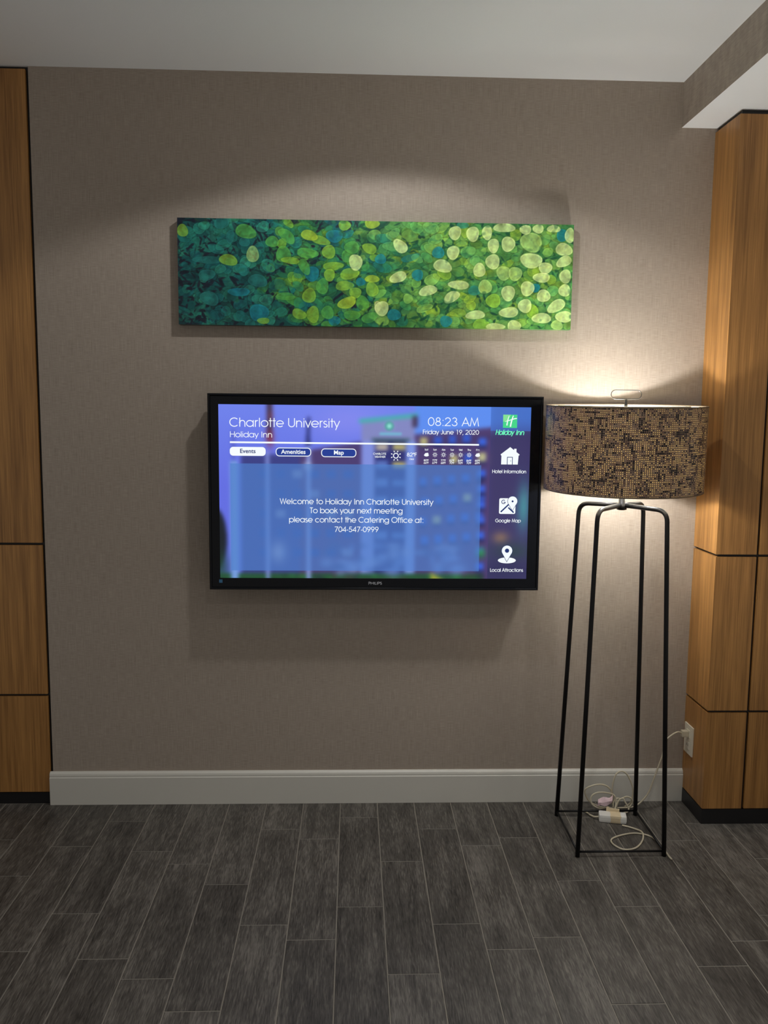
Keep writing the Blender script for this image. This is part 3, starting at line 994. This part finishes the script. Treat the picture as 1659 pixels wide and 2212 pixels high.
# the print wraps round the edges of the stretched canvas
nx = 60
V, F, CL = [], [], []
for i in range(nx + 1):
    t = i / nx
    x = AX0 + (AX1 - AX0) * t
    ci = min(aw - 1, int(t * (aw - 1)))
    for (y, z, row) in ((AY, AZ0, 2), (-0.002, AZ0, 2), (-0.002, AZ1, ah - 3), (AY, AZ1, ah - 3)):
        V.append((x, y, z))
        CL.append(to_linear(canvas[row, ci]))
for i in range(nx):
    for k in (0, 2):
        F.append([i * 4 + k, i * 4 + k + 1, i * 4 + 4 + k + 1, i * 4 + 4 + k])
    F.append([i * 4 + 1, i * 4 + 2, i * 4 + 6, i * 4 + 5])
F.append([0, 3, 2, 1])
F.append([nx * 4 + k for k in range(4)])
o = mesh_obj('wrapped_edge', V, F, M_PRINT, art)
ca = o.data.color_attributes.new('print', 'FLOAT_COLOR', 'POINT')
ca.data.foreach_set('color', np.array([list(c) + [1.0] for c in CL], dtype=np.float32).ravel())

# ------------------------------------------------------------------ floor lamp
LX, LY = 1.011, -0.304
lamp = root('floor_lamp', (LX, LY, 0.0), 'floor lamp with black four-legged iron base and speckled brown drum shade', 'lamp')
hb, ht, zt = 0.164, 0.127, 1.300
for sx in (-1, 1):
    for sy_ in (-1, 1):
        foot = Vector((LX + sx * hb, LY + sy_ * hb, 0.0))
        top = Vector((LX + sx * ht, LY + sy_ * ht, zt))
        hub = Vector((LX + sx * 0.010, LY + sy_ * 0.010, zt + 0.006))
        bend = 0.042
        a = top + (foot - top).normalized() * bend
        inner = top + (hub - top).normalized() * bend
        pts = [foot, foot.lerp(a, .5), a]
        for k in range(1, 8):
            t = k / 8
            pts.append(a * (1 - t) ** 2 + top * 2 * t * (1 - t) + inner * t * t)
        pts += [inner, hub]
        tube('leg', pts, 0.0088, M_IRON, lamp, seg=10)
zs = 0.019
k_ = hb - (hb - ht) * zs / zt
cn = [(-1, -1), (1, -1), (1, 1), (-1, 1)]
for i in range(4):
    a, b_ = cn[i], cn[(i + 1) % 4]
    tube('stretcher', [(LX + a[0] * k_, LY + a[1] * k_, zs), (LX + b_[0] * k_, LY + b_[1] * k_, zs)], 0.0042, M_IRON, lamp, seg=8)
lathe('hub', [(0.012, -0.012), (0.019, -0.010), (0.019, 0.012), (0.012, 0.015), (0.010, 0.10), (0.006, 0.11)], (LX, LY, zt), M_IRON, lamp, 20)
lathe('socket', [(0.017, 0.0), (0.019, 0.004), (0.019, 0.052), (0.015, 0.056)], (LX, LY, 1.405), M_STEEL, lamp, 20)
lathe('bulb', [(0.013, 0.0), (0.015, 0.014), (0.028, 0.026), (0.041, 0.038), (0.044, 0.048), (0.039, 0.060), (0.024, 0.068), (0.002, 0.071)], (LX, LY, 1.456), emis('lit_bulb', (1.0, 1.0, 0.98, 1), BULB_E), lamp, 20)

# shade: a slightly tilted drum, perforated sleeve over a pale lining
SA, SB, STH, SZT, SHH, SAL, SBE = 0.291, 0.266, -0.22, 1.676, 0.310, 0.035, -0.006
def shade_pt(a, s, dr=0.0):
    """a: angle, s: 0 top rim .. 1 bottom rim"""
    x, y = (SA + dr) * math.cos(a), (SB + dr) * math.sin(a)
    X, Y = x * math.cos(STH) - y * math.sin(STH), x * math.sin(STH) + y * math.cos(STH)
    Z = -s * SHH
    Y, Z = Y * math.cos(SAL) - Z * math.sin(SAL), Y * math.sin(SAL) + Z * math.cos(SAL)
    X, Z = X * math.cos(SBE) + Z * math.sin(SBE), -X * math.sin(SBE) + Z * math.cos(SBE)
    return Vector((LX + X, LY + Y, SZT + Z))
def shade_material():
    m, nt, N, L, b = new_mat('perforated_sleeve')
    uv = N.new('ShaderNodeUVMap')
    sc = N.new('ShaderNodeVectorMath'); sc.operation = 'MULTIPLY'
    sc.inputs[1].default_value = (264, 47, 1)
    L.new(uv.outputs[0], sc.inputs[0])
    fl = N.new('ShaderNodeVectorMath'); fl.operation = 'FLOOR'
    L.new(sc.outputs[0], fl.inputs[0])
    fr = N.new('ShaderNodeVectorMath'); fr.operation = 'FRACTION'
    L.new(sc.outputs[0], fr.inputs[0])
    sp_ = N.new('ShaderNodeSeparateXYZ')
    L.new(fr.outputs[0], sp_.inputs[0])
    ax = math_node(N, L, 'ABSOLUTE', math_node(N, L, 'SUBTRACT', sp_.outputs[0], 0.5))
    ay = math_node(N, L, 'ABSOLUTE', math_node(N, L, 'SUBTRACT', sp_.outputs[1], 0.5))
    dia = math_node(N, L, 'ADD', ax, ay)
    rad = math_node(N, L, 'SQRT', math_node(N, L, 'ADD', math_node(N, L, 'MULTIPLY', ax, ax), math_node(N, L, 'MULTIPLY', ay, ay)))
    ns = []
    for s3 in ((0.11, 0.55, 1), (0.55, 0.11, 1), (0.13, 0.17, 1)):
        mp = N.new('ShaderNodeMapping')
        mp.inputs['Scale'].default_value = s3
        L.new(fl.outputs[0], mp.inputs['Vector'])
        n = N.new('ShaderNodeTexNoise')
        n.inputs['Scale'].default_value = 1.0
        n.inputs['Detail'].default_value = 1.0
        L.new(mp.outputs['Vector'], n.inputs['Vector'])
        ns.append(n.outputs['Fac'])
    wn = N.new('ShaderNodeTexWhiteNoise')
    wn.noise_dimensions = '2D'
    L.new(fl.outputs[0], wn.inputs['Vector'])
    s = math_node(N, L, 'MULTIPLY', math_node(N, L, 'MAXIMUM', ns[0], ns[1]), 0.72)
    s = math_node(N, L, 'MULTIPLY_ADD', ns[2], 0.30, s)
    s = math_node(N, L, 'MULTIPLY_ADD', wn.outputs['Value'], 0.20, s)
    mr = N.new('ShaderNodeMapRange')
    mr.inputs['From Min'].default_value = 0.62
    mr.inputs['From Max'].default_value = 0.80
    L.new(s, mr.inputs['Value'])
    d = mr.outputs['Result']
    dark = math_node(N, L, 'LESS_THAN', dia, math_node(N, L, 'MULTIPLY', d, 0.72))
    hole = math_node(N, L, 'LESS_THAN', rad, math_node(N, L, 'SUBTRACT', 0.23, math_node(N, L, 'MULTIPLY', d, 0.42)))
    tint = N.new('ShaderNodeValToRGB')
    tint.color_ramp.elements[0].color = srgb(132, 114, 88)
    tint.color_ramp.elements[1].color = srgb(164, 142, 122)
    e = tint.color_ramp.elements.new(.5)
    e.color = srgb(130, 100, 86)
    L.new(wn.outputs['Value'], tint.inputs['Fac'])
    mx = N.new('ShaderNodeMix'); mx.data_type = 'RGBA'
    L.new(dark, mx.inputs['Factor'])
    L.new(tint.outputs['Color'], mx.inputs['A'])
    mx.inputs['B'].default_value = srgb(24, 18, 20)
    L.new(mx.outputs['Result'], b.inputs['Base Color'])
    b.inputs['Roughness'].default_value = 0.36
    b.inputs['Metallic'].default_value = 0.25
    tr = N.new('ShaderNodeBsdfTransparent')
    ms = N.new('ShaderNodeMixShader')
    L.new(hole, ms.inputs[0])
    L.new(b.outputs[0], ms.inputs[1])
    L.new(tr.outputs[0], ms.inputs[2])
    L.new(ms.outputs[0], N['Material Output'].inputs[0])
    return m
def lining_material():
    m, nt, N, L, b = new_mat('pale_lining')
    b.inputs['Base Color'].default_value = srgb(236, 228, 208)
    b.inputs['Roughness'].default_value = 0.8
    tl = N.new('ShaderNodeBsdfTranslucent')
    tl.inputs[0].default_value = srgb(226, 186, 110)
    ms = N.new('ShaderNodeMixShader')
    ms.inputs[0].default_value = 0.13
    L.new(b.outputs[0], ms.inputs[1])
    L.new(tl.outputs[0], ms.inputs[2])
    L.new(ms.outputs[0], N['Material Output'].inputs[0])
    return m
def drum(name, dr, s0, s1, mat, parent, seg=128):
    V, F, UVs = [], [], []
    rows_ = 6
    for i in range(rows_ + 1):
        s = s0 + (s1 - s0) * i / rows_
        for j in range(seg + 1):
            V.append(shade_pt(2 * PI * j / seg, s, dr))
    for i in range(rows_):
        for j in range(seg):
            F.append([i * (seg + 1) + j, (i + 1) * (seg + 1) + j, (i + 1) * (seg + 1) + j + 1, i * (seg + 1) + j + 1])
            UVs += [(j / seg, 1 - i / rows_), (j / seg, 1 - (i + 1) / rows_), ((j + 1) / seg, 1 - (i + 1) / rows_), ((j + 1) / seg, 1 - i / rows_)]
    o = mesh_obj(name, V, F, mat, parent, smooth=True)
    ul = o.data.uv_layers.new(name='UVMap')
    ul.data.foreach_set('uv', np.array(UVs, dtype=np.float32).ravel())
    return o
shade = drum('lamp_shade', 0.0, 0.0, 1.0, shade_material(), lamp)
shade['label'] = 'speckled brown and black perforated drum shade'
drum('shade_lining', -0.004, 0.003, 0.997, lining_material(), shade)
M_RIM = plain('bronze_rim', srgb(120, 104, 84), 0.35, metal=0.4)
for s in (0.0, 1.0):
    tube('shade_rim', [shade_pt(2 * PI * j / 96, s, -0.002) for j in range(96)], 0.0032, M_RIM, shade, seg=6, closed=True)
# spider fitting, harp and wire finial
ctr = Vector((LX, LY, SZT - 0.004))
for a in (0.5, 0.5 + 2 * PI / 3, 0.5 + 4 * PI / 3):
    tube('spider_arm', [shade_pt(a, 0.012, -0.006), ctr], 0.0018, M_STEEL, lamp, seg=6)
tube('harp', spline([(LX - .018, LY, 1.43), (LX - .06, LY, 1.50), (LX - .06, LY, 1.58), (LX - .03, LY, 1.645), (LX, LY, 1.668), (LX + .03, LY, 1.645), (LX + .06, LY, 1.58), (LX + .06, LY, 1.50), (LX + .018, LY, 1.43)], 6), 0.0018, M_STEEL, lamp, seg=6)
fin = lathe('finial', [(0.006, -0.008), (0.0065, 0.004), (0.0045, 0.008), (0.0042, 0.022), (0.003, 0.026)], (LX, LY, SZT), M_STEEL, lamp, 16)
lw, lh = 0.057, 0.0165
lp = []
for cx, a0 in ((lw - lh, -90), (-(lw - lh), 90)):
    lp += [(LX + cx + lh * math.cos(math.radians(a0 + k * 18)), LY, SZT + 0.026 + lh + lh * math.sin(math.radians(a0 + k * 18))) for k in range(11)]
tube('finial_loop', lp, 0.0016, M_STEEL, fin, seg=6, closed=True)

# lamp cord looping on the floor inside the base
tube('cord', spline([(1.193, -0.500, 0.0036), (1.190, -0.478, 0.0036), (1.188, -0.42, 0.0036), (1.178, -0.335, 0.0036), (1.13, -0.302, 0.0036), (1.07, -0.312, 0.0036), (1.015, -0.345, 0.0036), (1.008, -0.385, 0.0036), (1.035, -0.425, 0.0036), (1.085, -0.415, 0.0036), (1.13, -0.36, 0.0038), (1.148, -0.305, 0.0088), (1.125, -0.262, 0.0050), (1.09, -0.235, 0.0036)], 8), 0.0034, M_CORD, lamp, seg=8)

# ------------------------------------------------------------------ outlet, cords and adapter
out = root('wall_outlet', (XR, -0.061, 0.2935), 'ivory wall outlet on the wooden pier beside the floor lamp', 'outlet')
box('cover_plate', XR - 0.006, XR - 0.0003, -0.104, -0.018, 0.231, 0.356, M_PLATE, out, b=0.0018)
for zc in (0.268, 0.319):
    rc = box('receptacle', XR - 0.0085, XR - 0.006, -0.078, -0.044, zc - 0.0155, zc + 0.0155, M_PLATE, out, b=0.001)
    for dy in (-.007, .007):
        box('slot', XR - 0.0088, XR - 0.008, -0.061 + dy - .0011, -0.061 + dy + .0011, zc - .002, zc + .008, M_SLOT, rc)
lathe('screw', [(0.0001, 0.0), (0.003, 0.0), (0.003, 0.001), (0.0001, 0.001)], (XR - 0.007, -0.061, 0.2935), M_PLATE, out, 10)

pc = root('extension_cord', (1.09, -0.09, 0.0), 'translucent beige power cord plugged into the outlet and coiled behind the lamp', 'cord')
v, f = box_vf(XR - 0.036, XR - 0.009, -0.073, -0.049, 0.306, 0.332, 0.004)
mesh_obj('plug', v, f, M_CORD, pc)
main = [(XR - .034, -.061, .320), (1.365, -.066, .327), (1.335, -.074, .315), (1.307, -.083, .292), (1.298, -.09, .245), (1.283, -.09, .192), (1.265, -.09, .135), (1.248, -.09, .080), (1.222, -.092, .042), (1.185, -.09, .012), (1.12, -.085, .0045), (1.05, -.075, .0045),
        (1.00, -.072, .03), (0.978, -.08, .078), (1.000, -.085, .100), (1.040, -.085, .108), (1.075, -.082, .095), (1.098, -.08, .060), (1.095, -.075, .025), (1.06, -.072, .012)]
tube('cord', spline(main, 7), 0.0034, M_CORD, pc, seg=8)
tube('cord', spline([(1.06, -.10, .012), (1.03, -.105, .014), (1.003, -.105, .032), (1.000, -.10, .060), (1.022, -.10, .078), (1.06, -.098, .078), (1.098, -.095, .064), (1.106, -.10, .036), (1.098, -.115, .012)], 7), 0.0034, M_CORD, pc, seg=8)
tube('cord', spline([(1.10, -.085, .015), (1.090, -.088, .06), (1.092, -.09, .110), (1.103, -.09, .152), (1.124, -.09, .167), (1.147, -.09, .157), (1.166, -.09, .125), (1.178, -.09, .085), (1.174, -.085, .03), (1.15, -.08, .008)], 7), 0.0034, M_CORD, pc, seg=8)
tube('cord', spline([(1.105, -.105, .010), (1.115, -.105, .045), (1.132, -.105, .056), (1.142, -.11, .040), (1.155, -.115, .018), (1.148, -.125, .006), (1.13, -.13, .004)], 7), 0.0034, M_CORD, pc, seg=8)
tube('cord', spline([(1.095, -.10, .012), (1.098, -.095, .036), (1.112, -.09, .048), (1.132, -.088, .046), (1.152, -.09, .056), (1.170, -.092, .050), (1.178, -.09, .030), (1.165, -.09, .008)], 7), 0.0034, M_CORD, pc, seg=8)
# folded pink tag round the cord
nx = 8
V, F = [], []
for i in range(nx + 1):
    for j in range(5):
        s, t = i / nx, j / 4
        x = 1.022 + s * 0.062 + 0.006 * t
        z = 0.024 + t * 0.030 + s * 0.012 + 0.003 * math.sin(s * 9 + t * 4) + (0.006 * abs(t - .5) * (1 if s > .9 else 0))
        y = -0.118 + 0.010 * t + 0.005 * math.sin(s * 7) + 0.003 * math.cos(t * 6)
        V.append((x, y, z))
n = len(V)
V += [(x, y + 0.0008, z) for x, y, z in V]
for i in range(nx):
    for j in range(4):
        q = [i * 5 + j, (i + 1) * 5 + j, (i + 1) * 5 + j + 1, i * 5 + j + 1]
        F.append(q)
        F.append([k + n for k in q][::-1])
rim_ = [i * 5 for i in range(nx + 1)] + [nx * 5 + j for j in range(1, 5)] + [i * 5 + 4 for i in range(nx - 1, -1, -1)] + [j for j in range(3, 0, -1)]
for i in range(len(rim_)):
    a, b_ = rim_[i], rim_[(i + 1) % len(rim_)]
    F.append([a, a + n, b_ + n, b_])
tg = mesh_obj('paper_tag', V, F, M_TAG, pc)
tg['label'] = 'crumpled pink printed paper tag'

# white adapter with a band of tan tape
ad = root('power_adapter', (1.062, -0.20, 0.0), 'white power adapter wrapped in tan tape on the floor under the lamp', 'adapter')
def rot_vf(vf, c, ang):
    v, f = vf
    ca_, sa_ = math.cos(ang), math.sin(ang)
    return [Vector((c[0] + (p[0] - c[0]) * ca_ - (p[1] - c[1]) * sa_, c[1] + (p[0] - c[0]) * sa_ + (p[1] - c[1]) * ca_, p[2])) for p in v], f
AC = (1.064, -0.190)
ANG = -0.22
v, f = rot_vf(box_vf(AC[0] - .055, AC[0] + .055, AC[1] - .024, AC[1] + .024, 0.0002, 0.031, .009), AC, ANG)
body = mesh_obj('body', v, f, M_ADAPT, ad)
v, f = rot_vf(box_vf(AC[0] - .014, AC[0] + .036, AC[1] - .0246, AC[1] + .0246, 0.0001, 0.0318, .009), AC, ANG)
mesh_obj('tape', v, f, M_TAPE, ad)
v, f = rot_vf(join_vf(box_vf(AC[0] - .024, AC[0] + .028, AC[1] + .018, AC[1] + .0255, .026, .042, .0015), box_vf(AC[0] - .022, AC[0] - .012, AC[1] + .019, AC[1] + .025, .040, .048, .001)), AC, ANG)
mesh_obj('tape_end', v, f, M_TAPE, ad)
tube('cord', spline([(1.012, -.180, .014), (0.995, -.172, .010), (0.985, -.150, .006), (0.978, -.125, .004), (0.965, -.105, .004)], 7), 0.0034, M_CORD, ad, seg=8)
